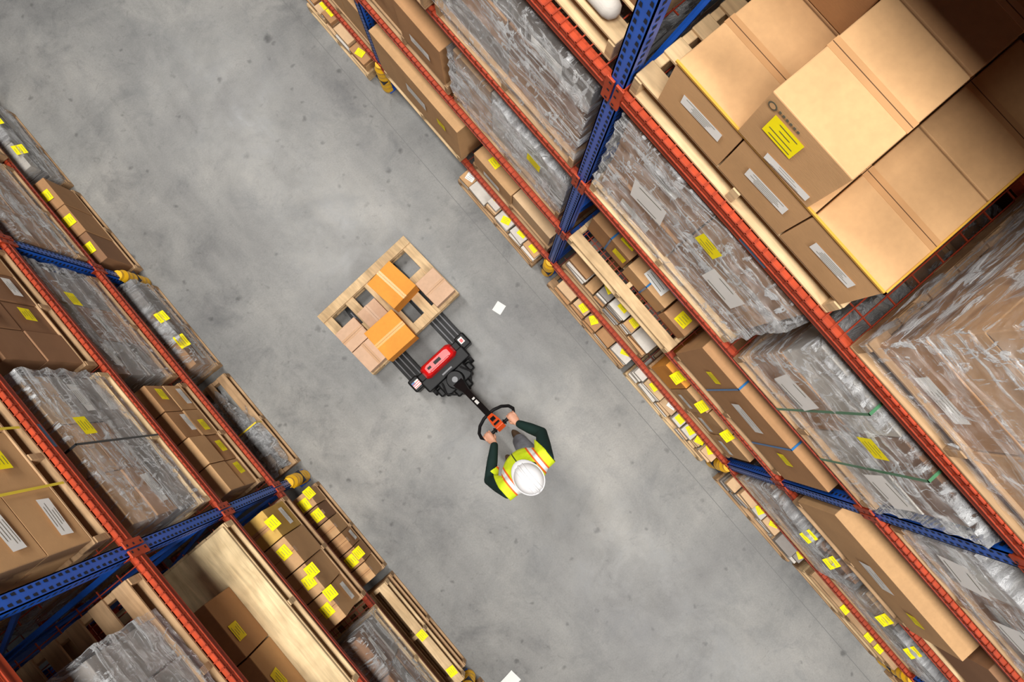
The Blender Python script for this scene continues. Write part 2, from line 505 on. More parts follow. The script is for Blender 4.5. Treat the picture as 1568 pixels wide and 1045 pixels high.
    def crumple(s, d0, d1, y0, y1, z0, h, mat, seed=0.0):
        # loose crumpled sheet with an irregular outline
        n = 34; vs = []; fs = []
        for j in range(n + 1):
            for i in range(n + 1):
                u, v = i / n, j / n
                p = Vector((u * 3.1 + seed, v * 3.3, seed))
                du = 0.10 * noise.noise(p * 2.1) * (abs(v - 0.5) * 2); dv = 0.10 * noise.noise(p * 2.3 + Vector((9, 0, 0)))
                edge = min(u, 1 - u, v, 1 - v)
                z = z0 + 0.01 + h * (0.5 + 0.5 * noise.noise(p * 1.5)) * min(1, edge * 5) + 0.5 * h * abs(noise.noise(p * 4.5)) + 0.25 * h * abs(noise.noise(p * 9))
                vs.append(s.P(d0 + (d1 - d0) * u + du, y0 + (y1 - y0) * v + dv, z))
        for j in range(n):
            for i in range(n): a = j * (n + 1) + i; fs.append((a, a + 1, a + n + 2, a + n + 1))
        s.flm.add(vs, fs, mat)
    def strap(s, y, d0, d1, z0, z1, mat, w=0.014):
        t = 0.004
        s.box(s.lab, d0 - t, d1 + t, y - w / 2, y + w / 2, z1, z1 + t, mat)
        s.box(s.lab, d0 - t, d0 - 0.0005, y - w / 2, y + w / 2, z0, z1 + t, mat)
        s.box(s.lab, d1 + 0.0005, d1 + t, y - w / 2, y + w / 2, z0, z1 + t, mat)
    def done(s):
        if s.pal.v: s.pal.obj('pallet_base', s.e, bevel=0.003, seg=1)
        if s.car.v: s.car.obj('cartons', s.e, bevel=0.005)
        if s.lab.v: s.lab.obj('labels_and_tape', s.e)
        if s.flm.v: s.flm.obj('plastic_film', s.e, smooth=True)

def base(key, z): return z + 0.007 if z > 0.01 else 0.0
def D0(z): return RND.choice([-0.035, -0.01, 0.02, 0.03]) if z > 0.01 else -0.07

def L_cartons(side, y0, y1, z, top, nd=2, ny=3, nz=2, mats=(KR, KR2), labels='front', lab_p=0.5, white=0.35, miss=0.0, d0=None, d1=1.02, seam='y', straps=None, pal=True, name='pallet_of_cardboard_boxes', lsize=0.11, extra=0):
    if d0 is None: d0 = D0(z)
    L = Load(name, side, (y0 + y1) / 2, base(side, z)); zb = base(side, z)
    if pal: zb = L.pallet(d0, d1, y0, y1, zb)
    L.grid(d0 + 0.01, d1 - 0.02, y0 + 0.02, y1 - 0.02, zb, nd, ny, nz, (top - zb) / nz, list(mats), labels, lab_p, miss, seam, white, lsize)
    for k in range(extra):
        L.label('flap', d0 + 0.005, y0 + (y1 - y0) * (k + RND.uniform(0.1, 0.9)) / extra, top - 0.005, 0.1, 0.09)
    if straps:
        for k, m in enumerate(straps):
            L.strap(y0 + (y1 - y0) * (k + 1) / (len(straps) + 1), d0 - 0.004, d1 - 0.01, zb - 0.1, top + 0.002, m)
    L.done(); return L

def L_wrapped(side, y0, y1, z, top, mats=(KB, KR2), film=None, nd=2, ny=3, nz=3, papers=1, ylab=1, d0=None, d1=1.02, straps=None, name='shrink_wrapped_pallet_load', lab_top=False, amp=0.022, topmats=None, toplabels=0, pext=0.0):
    if d0 is None: d0 = D0(z)
    L = Load(name, side, (y0 + y1) / 2, base(side, z)); zb = base(side, z)
    zb = L.pallet(d0, d1, y0, y1 + pext, zb)
    L.grid(d0 + 0.03, d1 - 0.03, y0 + 0.03, y1 - 0.03, zb, nd, ny, nz, (top - zb) / nz, list(mats), None, 0, 0, white=0.25, topmats=topmats)
    L.film(d0 + 0.015, d1 - 0.015, y0 + 0.015, y1 - 0.015, zb - 0.06, top, film, amp)
    H = top - zb
    for k in range(papers):
        yy = y0 + (y1 - y0) * ((k + 0.35) / max(papers, 1) + RND.uniform(0, 0.12))
        L.label('front', d0 - 0.026, yy, zb + H * RND.uniform(0.4, 0.65), 0.22, min(0.2, H * 0.4), WHT, RND.uniform(-0.1, 0.1), 2)
    for k in range(ylab):
        yy = y0 + (y1 - y0) * RND.uniform(0.15, 0.85)
        if lab_top: L.label('flap', d0 + 0.01, yy, top - 0.0, 0.11, 0.1)
        else: L.label('front', d0 - 0.029, yy, zb + H * 0.82, 0.13, min(0.12, H * 0.4))
    for k in range(toplabels):
        L.label('top', d0 + 0.25 + 0.35 * (k % 2), y0 + (y1 - y0) * (k + 0.5) / toplabels, top + 0.035, 0.2, 0.1, WHT)
    if straps:
        for k, m in enumerate(straps):
            L.strap(y0 + (y1 - y0) * (k + 1) / (len(straps) + 1), d0 - 0.012, d1 + 0.01, zb - 0.1, top + 0.036, m)
    L.done(); return L

def L_flats(side, y0, y1, z, top, mats=(KR, KR3, KR2), d0=None, d1=0.95, lab_p=0.7, name='pallet_of_flat_bundles', pal=True, white=0.15):
    if d0 is None: d0 = D0(z) - (0.03 if z < 0.01 else 0)
    L = Load(name, side, (y0 + y1) / 2, base(side, z)); zb = base(side, z)
    if pal: zb = L.pallet(d0, d1, y0, y1, zb)
    for row in range(4):
        dd = (d1 - d0) / 4; y = y0 + 0.01
        while y < y1 - 0.08:
            w = min(RND.uniform(0.10, 0.26), y1 - 0.01 - y)
            zz = zb; lim = zb + (top - zb) * RND.uniform(0.45, 1.0) - 0.02
            a = d0 + 0.01
            while zz < lim:
                t = RND.uniform(0.025, 0.08)
                a = d0 + row * dd + RND.uniform(0.0, 0.04)
                m = RND.choice(list(mats)) if RND.random() > white else KW
                L.box(L.car, a, a + dd - 0.045, y + RND.uniform(0, 0.012), y + w - 0.012, zz, zz + t, m, RND.uniform(-0.05, 0.05))
                zz += t + 0.001
            if row < 2 and RND.random() < lab_p * (1, 0.3)[row]:
                L.label('top', a + RND.uniform(0.05, 0.1), y + w * RND.uniform(0.4, 0.6), zz + 0.001, 0.09, RND.uniform(0.06, 0.085), YEL if RND.random() < 0.85 else WHT, ang=RND.uniform(-0.5, 0.5))
            y += w
    L.done(); return L

def L_long(side, y0, y1, z, top, mats=(KR,), straps=(SBL, SBL), d0=None, d1=0.98, nd=2, lab=2, name='long_cardboard_box'):
    if d0 is None: d0 = D0(z)
    L = Load(name, side, (y0 + y1) / 2, base(side, z)); zb = base(side, z)
    zb = L.pallet(d0, d1, y0 + 0.03, y1 - 0.03, zb)
    cd = (d1 - d0) / nd
    for i in range(nd):
        L.carton(d0 + i * cd + 0.003, d0 + (i + 1) * cd - 0.003, y0, y1, zb, top - (0 if i == 0 else RND.uniform(0, 0.06)), RND.choice(list(mats)), 'y')
    for k, m in enumerate(straps):
        L.strap(y0 + (y1 - y0) * (k + 0.7) / (len(straps) + 0.4), d0 + 0.003, d0 + cd - 0.003, zb, top, m)
    L.label('front', d0, y0 + (y1 - y0) * 0.5, zb + (top - zb) * 0.55, 0.26, min(0.14, (top - zb) * 0.4), WHT, 0, 3)
    for k in range(lab):
        L.label('front', d0, y0 + (y1 - y0) * (0.2 + 0.6 * k), zb + (top - zb) * 0.6, 0.11, 0.1)
    L.done(); return L

def L_planks(side, y0, y1, z, n=3, d0=None, d1=0.95, film=False, name='stack_of_wooden_pallets', lab=2):
    if d0 is None: d0 = D0(z)
    L = Load(name, side, (y0 + y1) / 2, base(side, z)); zb = base(side, z)
    for k in range(n):
        zb = L.pallet(d0 + RND.uniform(0, 0.03), d1, y0 + RND.uniform(0, 0.03), y1, zb, RND.choice([WD2, WD2, WD])) + 0.001
    if film:
        # leftover timber bearer and crumpled film sheet lying on the pallet
        L.box(L.pal, d0 + 0.45, d0 + 0.54, y0 + 0.02, y1 - 0.02, zb, zb + 0.09, WD)
        L.crumple(d0 + 0.02, d0 + 0.42, y0 + 0.05, y1 - 0.40, zb, 0.10, FILML, 3.0)
        L.crumple(d0 + 0.10, d0 + 0.48, y0 + 0.25, y1 - 0.15, zb + 0.02, 0.12, FILML, 8.0)
        L.strap(y0 + 0.55, d0 + 0.02, d1 - 0.3, zb - 0.05, zb + 0.15, SYE)
    for k in range(lab):
        L.label('top', d0 + 0.05, y0 + (y1 - y0) * RND.uniform(0.1, 0.9), zb + 0.001, 0.09, 0.08)
    L.done(); return L

# ---- right rack
rz = [0] + LV[1]
# bay C (nearest, -1.92 .. 0.65)
L_flats(1, -0.60, 0.54, 0, 0.36)
L_flats(1, -1.82, -0.66, 0, 0.42, mats=(KW, KR3, WD), lab_p=0.6, white=0.3)
L_flats(1, -0.60, 0.54, rz[1], 1.10, mats=(KR2, KG, KR, KW), lab_p=0.7)
L_cartons(1, -1.82, -0.70, rz[1], 1.26, nd=2, ny=4, nz=1, mats=(KR, KR, KO), labels='top', lab_p=0.6, lsize=0.1, extra=3)
L = Load('pallet_of_cardboard_boxes', 1, 0.0, base(1, rz[2]))
zb = L.pallet(-0.03, 1.0, -0.58, 0.56, base(1, rz[2]), WD)
for (a, b, c, d, h, m) in ((0.12, 0.5, 0.12, 0.52, 0.32, KR2), (0.10, 0.5, -0.3, 0.10, 0.26, KR), (0.09, 0.46, -0.55, -0.32, 0.20, KR2), (0.52, 0.95, -0.5, 0.0, 0.3, KR2), (0.52, 0.95, 0.02, 0.5, 0.36, KR)):
    L.carton(a, b, c, d, zb, zb + h, m, 'y')
L.strap(0.32, 0.12, 0.5, zb, zb + 0.32, SBL); L.strap(-0.1, 0.10, 0.5, zb, zb + 0.26, SBL)
L.label('front', 0.12, 0.2, zb + 0.2, 0.12, 0.12); L.label('top', 0.2, -0.12, zb + 0.265, 0.2, 0.12, WHT); L.label('top', 0.16, -0.45, zb + 0.201, 0.1, 0.09)
L.label('top', 0.22, 0.22, zb + 0.326, 0.12, 0.1)
L.done()
L_long(1, -1.84, -0.62, rz[2], 2.62, mats=(KR, KR2), d0=0.0)
L_wrapped(1, -0.62, 0.58, rz[3], 4.14, mats=(KR2, KR2, KR), papers=2, ylab=1, ny=2, nz=3, d0=0.0)
L_wrapped(1, -1.84, -0.72, rz[3], 4.05, mats=(KB, KW, KR2), papers=2, ylab=1, straps=(SGR, SGR), ny=2, nz=2, d0=-0.02, amp=0.032)
# level 4 stack of kraft cartons
L = Load('stack_of_cardboard_cartons', 1, -0.06, base(1, rz[4]))
zb = L.pallet(0.02, 1.0, -0.60, 0.60, base(1, rz[4]), WD)
for j in range(3):
    ya = -0.58 + j * 0.352
    for i in range(2):
        L.carton(0.02 + i * 0.485, 0.498 + i * 0.485, ya, ya + 0.346, zb, zb + 0.31, (KR2, KR, KR2)[(i + j) % 3] if i else KR, 'y')
    L.label('front', 0.02, ya + 0.16, zb + 0.17, 0.20, 0.06, WHT, 0, 5)
L.box(L.lab, 0.014, 0.023, -0.584, 0.474, zb + 0.304, zb + 0.314, TAPEY)
L.box(L.lab, 0.014, 0.99, -0.584, -0.577, zb + 0.304, zb + 0.314, TAPEY)
L.carton(0.01, 0.49, -0.195, 0.155, zb + 0.315, zb + 0.62, KR, 'y')
L.label('front', 0.01, 0.035, zb + 0.5, 0.13, 0.11)
L.label('front', 0.01, -0.07, zb + 0.36, 0.2, 0.04, WHT, 0, 3)
# printed round logo and word on the carton side
c0 = L.P(0.007, 0.125, zb + 0.575)
for r_, k in ((0.018, INK), (0.012, KR)):
    ofs = -0.001 if k is INK else -0.002
    L.lab.add([c0 + Vector((ofs, r_ * math.cos(a * math.pi / 8), r_ * math.sin(a * math.pi / 8))) for a in range(16)], [tuple(range(16))], k)
for q in range(6):
    L.box(L.lab, 0.007, 0.0075, 0.09 - q * 0.016, 0.099 - q * 0.016, zb + 0.572, zb + 0.584, INK)
L.carton(0.505, 0.98, -0.195, 0.155, zb + 0.315, zb + 0.61, KR2, 'y')
L.carton(0.505, 0.98, 0.165, 0.51, zb + 0.315, zb + 0.61, KR2, 'y')
L.done()
L_wrapped(1, -1.86, -0.76, rz[4], 5.30, mats=(KR, KR2), papers=0, ylab=0, ny=2, nz=3, d0=0.0)
# bay B
L_flats(1, 0.78, 1.95, 0, 0.42, mats=(KR, KR3, KW), lab_p=0.9, pal=True)
L_cartons(1, 0.74, 1.83, rz[1], 0.98, nd=3, ny=2, nz=1, mats=(KR, KR3), labels='top', lab_p=0.6)
L_long(1, 1.92, 3.10, rz[1], 1.35, mats=(KR3, KR), straps=(), lab=1)
L_wrapped(1, 0.74, 1.98, rz[2], 2.62, mats=(KW, KR3, KR), film=FILMG, papers=0, ylab=1, nz=1)
L_cartons(1, 2.04, 3.12, rz[2], 2.45, nd=2, ny=2, nz=1, mats=(KR2, KR), labels='front', lab_p=0.6)
L_wrapped(1, 0.74, 1.98, rz[3], 4.08, mats=(KG, KB, KR2), film=FILM, papers=0, ylab=0, nz=3, ny=2, d0=0.0)
L_wrapped(1, 2.04, 3.12, rz[3], 3.95, mats=(KG, KW), film=FILMG, papers=0, ylab=1, nz=2)
L = Load('white_paper_roll', 1, 1.1, base(1, rz[4]))
L.pallet(0.04, 1.0, 0.74, 1.9, base(1, rz[4]), WD)
zz = base(1, rz[4]) + 0.14
L.box(L.car, 0.2, 0.95, 0.76, 1.88, zz, zz + 0.5, KB)
L.flm.tube([L.P(0.10, 0.85, zz + 0.05), L.P(0.10, 1.86, zz + 0.05)], 0.045, KW, 20)
L.flm.tube([L.P(0.10, 1.30, zz + 0.05), L.P(0.10, 1.45, zz + 0.05)], 0.048, ORC, 20)
L.done()
L_cartons(1, 2.0, 3.1, rz[4], 5.1, mats=(KR2, KB))
# bay A
L_flats(1, 3.4, 4.4, 0, 0.4)
L_flats(1, 4.6, 5.6, 0, 0.5)
L_cartons(1, 3.3, 4.4, rz[1], 1.2, nz=1, labels='top')
L_wrapped(1, 4.5, 5.6, rz[1], 1.4)
L_wrapped(1, 3.3, 4.45, rz[2], 2.6, film=FILMG, papers=0)
L_cartons(1, 4.55, 5.65, rz[2], 2.6)
L_wrapped(1, 3.3, 4.45, rz[3], 4.0); L_cartons(1, 4.55, 5.65, rz[3], 4.0)
# bay D
L_flats(1, -3.12, -2.05, 0, 0.40, mats=(KW, KG, KR3), lab_p=0.5)
L_planks(1, -4.40, -3.22, 0, 3, lab=3)
L_wrapped(1, -3.15, -2.02, rz[1], 1.25, mats=(KG, KB, KR2), film=FILMG, papers=0, ylab=2, lab_top=True, nz=1)
L_wrapped(1, -4.40, -3.25, rz[1], 1.15, mats=(KG, KR3), film=FILMG, papers=0, ylab=2, lab_top=True, nz=1)
L_long(1, -3.25, -2.02, rz[2], 2.5, mats=(KR2, KR), straps=(), lab=1)
L_long(1, -4.42, -3.32, rz[2], 2.6, mats=(KB, KR2), straps=(), lab=1)
L_wrapped(1, -3.15, -2.02, rz[3], 3.75, mats=(KW, KR3, KR2), film=FILMG, papers=3, ylab=0, nz=1)
L_wrapped(1, -4.42, -3.25, rz[3], 3.9, mats=(KW, KR3), film=FILMG, papers=2, ylab=1, nz=2)
L_cartons(1, -3.15, -2.02, rz[4], 5.1, mats=(KR, KR2))  # out of view, added only for the shadow it casts
# bay E
L_cartons(1, -5.6, -4.6, 0, 0.6, nz=1, labels='top'); L_cartons(1, -5.6, -4.6, rz[1], 1.3, nz=1, labels='top', lab_p=1)
L_cartons(1, -5.6, -4.6, rz[2], 2.6); L_wrapped(1, -5.6, -4.6, rz[3], 3.9)
L_cartons(1, -6.9, -5.7, 0, 0.6, nz=1); L_cartons(1, -6.9, -5.7, rz[1], 1.3); L_cartons(1, -6.9, -5.7, rz[2], 2.6)
# upper storage level above the view, and the row behind
for (a, b) in ((-4.4, -3.3), (-3.15, -2.05), (-1.84, -0.72), (-0.6, 0.55), (0.74, 1.9), (2.0, 3.1), (3.3, 4.4), (4.5, 5.6)):
    L_cartons(1, a, b, rz[5], 7.1, mats=(KR2, KB), nz=2, ny=2, d0=0.0)
    L_cartons(2, a, b, rz[5], 7.1, mats=(KR2, KB), nz=2, ny=2, d0=0.0)
for (a, b) in ((-3.15, -2.05), (-1.84, -0.72), (-0.6, 0.55), (0.74, 1.9)):
    L_cartons(2, a, b, rz[4], 5.35, mats=(KR2, KB), nz=3, ny=2, d0=0.0, white=0.2, lab_p=0)
    L_cartons(2, a, b, rz[3], 4.1, mats=(KR2, KB), nz=2, ny=2, d0=0.0, lab_p=0)

# ---- left rack
lz = [0] + LV[-1]
# bay B
L_wrapped(-1, 2.05, 3.12, 0, 0.5, mats=(KG, KB, KR2), film=FILM, papers=0, ylab=3, lab_top=True, nz=1)
L_planks(-1, 0.78, 1.95, 0, 1, film=True, lab=0)
L_cartons(-1, 0.76, 1.88, lz[1], 1.62, nd=3, ny=4, nz=2, mats=(KR2, KR), labels='front', lab_p=0.3, seam='y')
L_wrapped(-1, 1.96, 3.12, lz[1], 1.86, mats=(KG, KB, KR2), film=FILM, papers=0, ylab=1, nz=3)
L_wrapped(-1, 0.76, 1.94, lz[2], 3.0, mats=(KG, KG, KR2), film=FILM, papers=0, ylab=1, nz=3, ny=3, straps=(SBK,), topmats=[KR, KR3], toplabels=3, d0=0.0)
L_cartons(-1, 2.02, 3.12, lz[2], 2.95, nd=2, ny=4, nz=2, mats=(KR2, KB), labels='front', lab_p=0.3, white=0.5)
L_cartons(-1, 0.76, 1.9, lz[3], 4.1, nd=3, ny=3, nz=2, mats=(KR2, KR), labels='front', lab_p=0.3, white=0.5, straps=(SYE, SYE), d0=0.02)
L_cartons(-1, 2.0, 3.1, lz[3], 4.1, mats=(KR2, KR))
# bay C
L_cartons(-1, -0.56, 0.52, 0, 0.48, nd=3, ny=6, nz=1, mats=(KR, KB, KR2), labels='top', lab_p=0.7, seam='d', extra=2)
L_planks(-1, -1.80, -0.64, 0, 3, lab=2)
L_cartons(-1, -0.56, 0.54, lz[1], 1.55, nd=3, ny=4, nz=1, mats=(KY, KR, KR), labels='top', lab_p=0.9, seam='d', lsize=0.1, extra=3)
L_wrapped(-1, -1.82, -0.68, lz[1], 1.6, mats=(KB, KG), film=FILM, papers=0, ylab=1, lab_top=True)
L = Load('pallet_of_cardboard_boxes', -1, -0.1, base(-1, lz[2]))
zb = L.pallet(-0.02, 1.02, -0.86, 0.56, base(-1, lz[2]), WD)
PLY = wood('plywood_sheet', srgb(228, 204, 160))
L.box(L.pal, -0.01, 1.0, -0.84, 0.54, zb, zb + 0.03, PLY)
L.carton(0.20, 0.72, -0.22, 0.20, zb + 0.031, zb + 0.43, KR2, None); L.carton(0.20, 0.72, -0.66, -0.23, zb + 0.031, zb + 0.40, KR, None)
L.label('front', 0.20, -0.06, zb + 0.32, 0.12, 0.12); L.label('front', 0.20, -0.46, zb + 0.29, 0.12, 0.12)
L.carton(0.74, 0.98, -0.7, 0.1, zb + 0.031, zb + 0.3, KB, 'y')
L.done()
L_cartons(-1, -1.85, -0.92, lz[2], 2.9, nd=2, ny=2, nz=1, mats=(KR, KR2), labels='front', lab_p=1)
L_wrapped(-1, -0.70, 0.32, lz[3], 3.95, mats=(KG, KG, KW), nd=4, ny=4, nz=1, papers=0, ylab=0, pext=0.2, d0=0.02)
L_cartons(-1, -1.85, -0.75, lz[3], 4.0, mats=(KY, KR))
# bay A
L_cartons(-1, 3.35, 4.4, 0, 0.6, nd=2, ny=3, nz=1, mats=(KB, KR2), labels='top', lab_p=0.8)
L_wrapped(-1, 4.5, 5.5, 0, 0.6, mats=(KW, KG), film=FILMG, ylab=4, papers=0, lab_top=True)
L_wrapped(-1, 3.3, 4.4, lz[1], 1.7, mats=(KB, KR2), film=FILM, papers=0)
L_wrapped(-1, 4.5, 5.6, lz[1], 1.7)
L_cartons(-1, 3.3, 4.4, lz[2], 2.9)
# bay D
L_cartons(-1, -3.1, -2.0, 0, 0.6, nz=1, labels='top', lab_p=1); L_cartons(-1, -3.1, -2.0, lz[1], 1.6); L_cartons(-1, -3.1, -2.0, lz[2], 2.9)
# upper levels: out-of-view loads, added only to shade the shelves below
for zlev, tp in ((lz[4], 5.3), (lz[5], 6.8)):
    for (a, b) in ((-3.15, -2.05), (-1.84, -0.72), (-0.6, 0.55), (0.74, 1.9), (2.0, 3.1), (3.3, 4.4)):
        L_cartons(-1, a, b, zlev, tp, mats=(KR2, KB), nz=2, ny=2, d0=0.0)

# ------------------------------------------------------------------ centre pallet on jack
PC = Vector((-0.29, 1.39, 0.0)); PR = math.radians(3.6)
pe = empty('wooden_pallet', (PC.x, PC.y, 0.12), PR)
m = MB()
HX, HY = 0.585, 0.40
for yy in (-HY, -0.05, HY - 0.1):
    for xx in (-HX, -0.07, HX - 0.14):
        m.box(xx, xx + 0.14, yy, yy + 0.1, 0.02, 0.10, WD)
for xx in (-HX, -0.30, -0.05, 0.20, HX - 0.10):
    m.box(xx, xx + 0.10, -HY, HY, 0.12, 0.14, WD)
for yy in (-HY, -0.05, HY - 0.1):
    m.box(-HX, HX, yy, yy + 0.10, 0.10, 0.12, WD)
    m.box(-HX, HX, yy, yy + 0.10, 0.0, 0.02, WD)
m.box(-HX, HX, HY - 0.095, HY, 0.14, 0.155, WD)
m.obj('pallet_boards', pe, bevel=0.003)
def carton_obj(name, x0, x1, y0, y1, z0, z1, mat, rot=0.0, seam='y', tape=TAPE):
    cx, cy = (x0 + x1) / 2, (y0 + y1) / 2
    w = PC + Matrix.Rotation(PR, 3, 'Z') @ Vector((cx, cy, 0))
    e = empty(name, (w.x, w.y, z0), PR + rot)
    hx, hy, h = (x1 - x0) / 2, (y1 - y0) / 2, z1 - z0
    b = MB(); b.box(-hx, hx, -hy, hy, 0, h, mat); b.obj('carton', e, bevel=0.004)
    t = MB()
    if seam == 'y':
        t.box(-0.022, 0.022, -hy - 0.001, hy + 0.001, h - 0.05, h + 0.001, tape); t.box(-0.001, 0.001, -hy, hy, h, h + 0.0018, SEAM)
    else:
        t.box(-hx - 0.001, hx + 0.001, -0.022, 0.022, h - 0.05, h + 0.001, tape); t.box(-hx, hx, -0.001, 0.001, h, h + 0.0018, SEAM)
    t.obj('tape', e)
ZT = 0.2605
KP = cardboard('pale_pink_cardboard', srgb(214, 178, 148))
TO = simple('orange_tape', srgb(232, 160, 70), 0.3, 0.05)
carton_obj('cardboard_box', -0.57, -0.30, -0.385, -0.13, ZT, ZT + 0.14, KP)
carton_obj('cardboard_box', -0.57, -0.32, -0.12, 0.12, ZT, ZT + 0.13, KP, seam='x')
carton_obj('cardboard_box', -0.29, 0.0, -0.385, -0.10, ZT, ZT + 0.14, KP)
carton_obj('cardboard_box', 0.33, 0.57, -0.37, -0.06, ZT, ZT + 0.13, KP, seam='x')
carton_obj('cardboard_box', -0.28, -0.05, -0.09, 0.12, ZT, ZT + 0.13, KP)
carton_obj('cardboard_box', 0.01, 0.315, -0.12, 0.23, ZT, ZT + 0.31, KO, rot=0.06, tape=TO)
carton_obj('cardboard_box', -0.34, 0.0, -0.47, -0.13, ZT + 0.141, ZT + 0.42, KO, rot=-0.03, seam='x', tape=TO)

# ------------------------------------------------------------------ pallet jack (electric walkie)
je = empty('electric_pallet_jack', (-0.27, 0.62, 0), math.radians(2.8))
fk = MB()
for sx in (-0.27, 0.27):
    rings = []
    for y, w, z0, z1 in ((0.0, 0.085, 0.08, 0.115), (0.2, 0.085, 0.06, 0.115), (0.95, 0.085, 0.07, 0.115), (1.10, 0.07, 0.075, 0.113), (1.17, 0.035, 0.08, 0.105)):
        rings.append([Vector((sx - w, y, z0)), Vector((sx + w, y, z0)), Vector((sx + w, y, z1)), Vector((sx - w, y, z1))])
    fk.loft(rings, BLACK)
    for rx in (-0.05, 0.0, 0.05):
        fk.box(sx + rx - 0.006, sx + rx + 0.006, 0.06, 1.0, 0.113, 0.1185, GREYM)
    fk.tube([(sx - 0.05, 1.0, 0.040), (sx + 0.05, 1.0, 0.040)], 0.038, GREYM, 20, round_ends=False)
fk.obj('forks', je, bevel=0.004)
bd = MB()
bd.box(-0.36, 0.36, -0.05, 0.05, 0.08, 0.30, BLACK)         # fork carriage
bd.box(-0.365, -0.25, -0.07, 0.07, 0.08, 0.33, BLACK)
bd.box(0.25, 0.365, -0.07, 0.07, 0.08, 0.33, BLACK)
bd.box(-0.27, 0.27, -0.16, -0.03, 0.12, 0.38, BLACK)
bd.box(-0.17, 0.17, -0.31, -0.13, 0.10, 0.32, BLACK)
bd.box(-0.10, 0.10, -0.38, -0.28, 0.08, 0.22, BLACK)
bd.box(-0.22, -0.14, -0.27, -0.18, 0.06, 0.28, BLACK); bd.box(0.14, 0.22, -0.27, -0.18, 0.06, 0.28, BLACK)
bd.obj('chassis', je, bevel=0.018, seg=3)
rc = MB()
rings = []
for z, wx, wy in ((0.31, 0.20, 0.078), (0.42, 0.19, 0.072), (0.465, 0.17, 0.058), (0.477, 0.14, 0.042)):
    rings.append([Vector((x * wx, 0.005 + y * wy, z)) for x, y in ((-1, -0.7), (-0.8, -1), (0.8, -1), (1, -0.7), (1, 0.7), (0.8, 1), (-0.8, 1), (-1, 0.7))])
rc.loft(rings, RED)
rc.box(-0.12, 0.12, -0.04, -0.022, 0.465, 0.485, RED)
rc.obj('battery_cover', je, bevel=0.008, seg=3)
dt = MB()
dt.box(-0.04, 0.04, -0.005, 0.028, 0.477, 0.482, BLACK)
dt.box(-0.12, -0.08, 0.0, 0.024, 0.477, 0.482, BLACK)
dt.box(-0.345, -0.265, -0.04, 0.03, 0.33, 0.332, WHT); dt.box(-0.345, -0.31, 0.0, 0.03, 0.332, 0.333, SBL)
for k in range(3): dt.box(-0.345, -0.265, -0.035 + 0.02 * k, -0.028 + 0.02 * k, 0.3325, 0.3335, RED)
dt.box(0.275, 0.325, -0.02, 0.04, 0.33, 0.332, WHT); dt.box(0.285, 0.315, -0.01, 0.025, 0.332, 0.333, RED)
dt.box(-0.06, 0.06, -0.125, -0.11, 0.38, 0.382, GREYM)
dt.obj('decals', je)
wh = MB()
wh.tube([(-0.05, -0.28, 0.115), (0.05, -0.28, 0.115)], 0.113, RUB, 28, round_ends=False)
for sx in (-0.24, 0.24):
    wh.tube([(sx - 0.02, -0.16, 0.05), (sx + 0.02, -0.16, 0.05)], 0.05, RUB, 20, round_ends=False)
wh.tube([(0, -0.235, 0.3), (0, -0.235, 0.44)], [0.095, 0.08], BLACK, 28, round_ends=False)
wh.tube([(0, -0.235, 0.44), (0, -0.235, 0.45)], 0.030, GREYM, 20, round_ends=False)
wh.tube([(-0.12, -0.18, 0.37), (-0.16, -0.28, 0.34), (-0.09, -0.35, 0.33)], 0.010, RUB, 8)
wh.tube([(0.12, -0.18, 0.37), (0.17, -0.28, 0.34), (0.10, -0.35, 0.33)], 0.010, RUB, 8)
wh.obj('drive_unit', je, bevel=0.004)
# tiller arm + handle
HB = Vector((0.03, -0.835, 1.0))          # centre of grip bar (local)
TB = Vector((0.0, -0.26, 0.38))
ti = MB()
dirv = (HB - TB).normalized()
sidev = Vector((1, 0, 0)); upv = sidev.cross(dirv).normalized() * -1
def arm_ring(t, w, h):
    c = TB.lerp(HB, t)
    return [c + sidev * w * a + upv * h * b for a, b in ((-1, -1), (1, -1), (1, 1), (-1, 1))]
ti.loft([arm_ring(0, 0.055, 0.04), arm_ring(0.1, 0.05, 0.035), arm_ring(0.25, 0.03, 0.022), arm_ring(0.80, 0.027, 0.02)], BLACK)
ti.loft([[p + upv * 0.0225 for p in arm_ring(0.42, 0.014, 0.002)], [p + upv * 0.0225 for p in arm_ring(0.45, 0.014, 0.002)]], WHT)
ti.loft([[p + upv * 0.0225 for p in arm_ring(0.48, 0.014, 0.002)], [p + upv * 0.0225 for p in arm_ring(0.55, 0.014, 0.002)]], WHT)
ti.obj('tiller_arm', je, bevel=0.006)
hd = MB()
hd.loft([arm_ring(0.80, 0.028, 0.026), arm_ring(0.86, 0.036, 0.03), arm_ring(0.94, 0.042, 0.032), arm_ring(1.03, 0.04, 0.028)], ORC)
hd.loft([[p + upv * 0.033 for p in arm_ring(0.86, 0.022, 0.004)], [p + upv * 0.033 for p in arm_ring(0.92, 0.022, 0.004)]], BLACK)
hd.loft([[p + upv * 0.033 for p in arm_ring(0.955, 0.03, 0.004)], [p + upv * 0.033 for p in arm_ring(0.985, 0.03, 0.004)]], BLACK)
hd.obj('control_head', je, bevel=0.008, seg=3)
lp = MB()
fwd = -dirv
pts = []
for x, s_ in ((-0.02, 0.0), (-0.12, 0.0), (-0.172, 0.012), (-0.19, 0.05), (-0.178, 0.11), (-0.13, 0.17), (-0.06, 0.205), (0, 0.212), (0.06, 0.205), (0.13, 0.17), (0.178, 0.11), (0.19, 0.05), (0.172, 0.012), (0.12, 0.0), (0.02, 0.0)):
    pts.append(HB + sidev * x + fwd * s_)
lp.tube(pts, 0.015, RUB, 12)
lp.ell(HB + sidev * -0.055, (0.010, 0.026, 0.026), RUB); lp.ell(HB + sidev * 0.055, (0.010, 0.026, 0.026), RUB)
lp.obj('handle_loop', je, smooth=True)

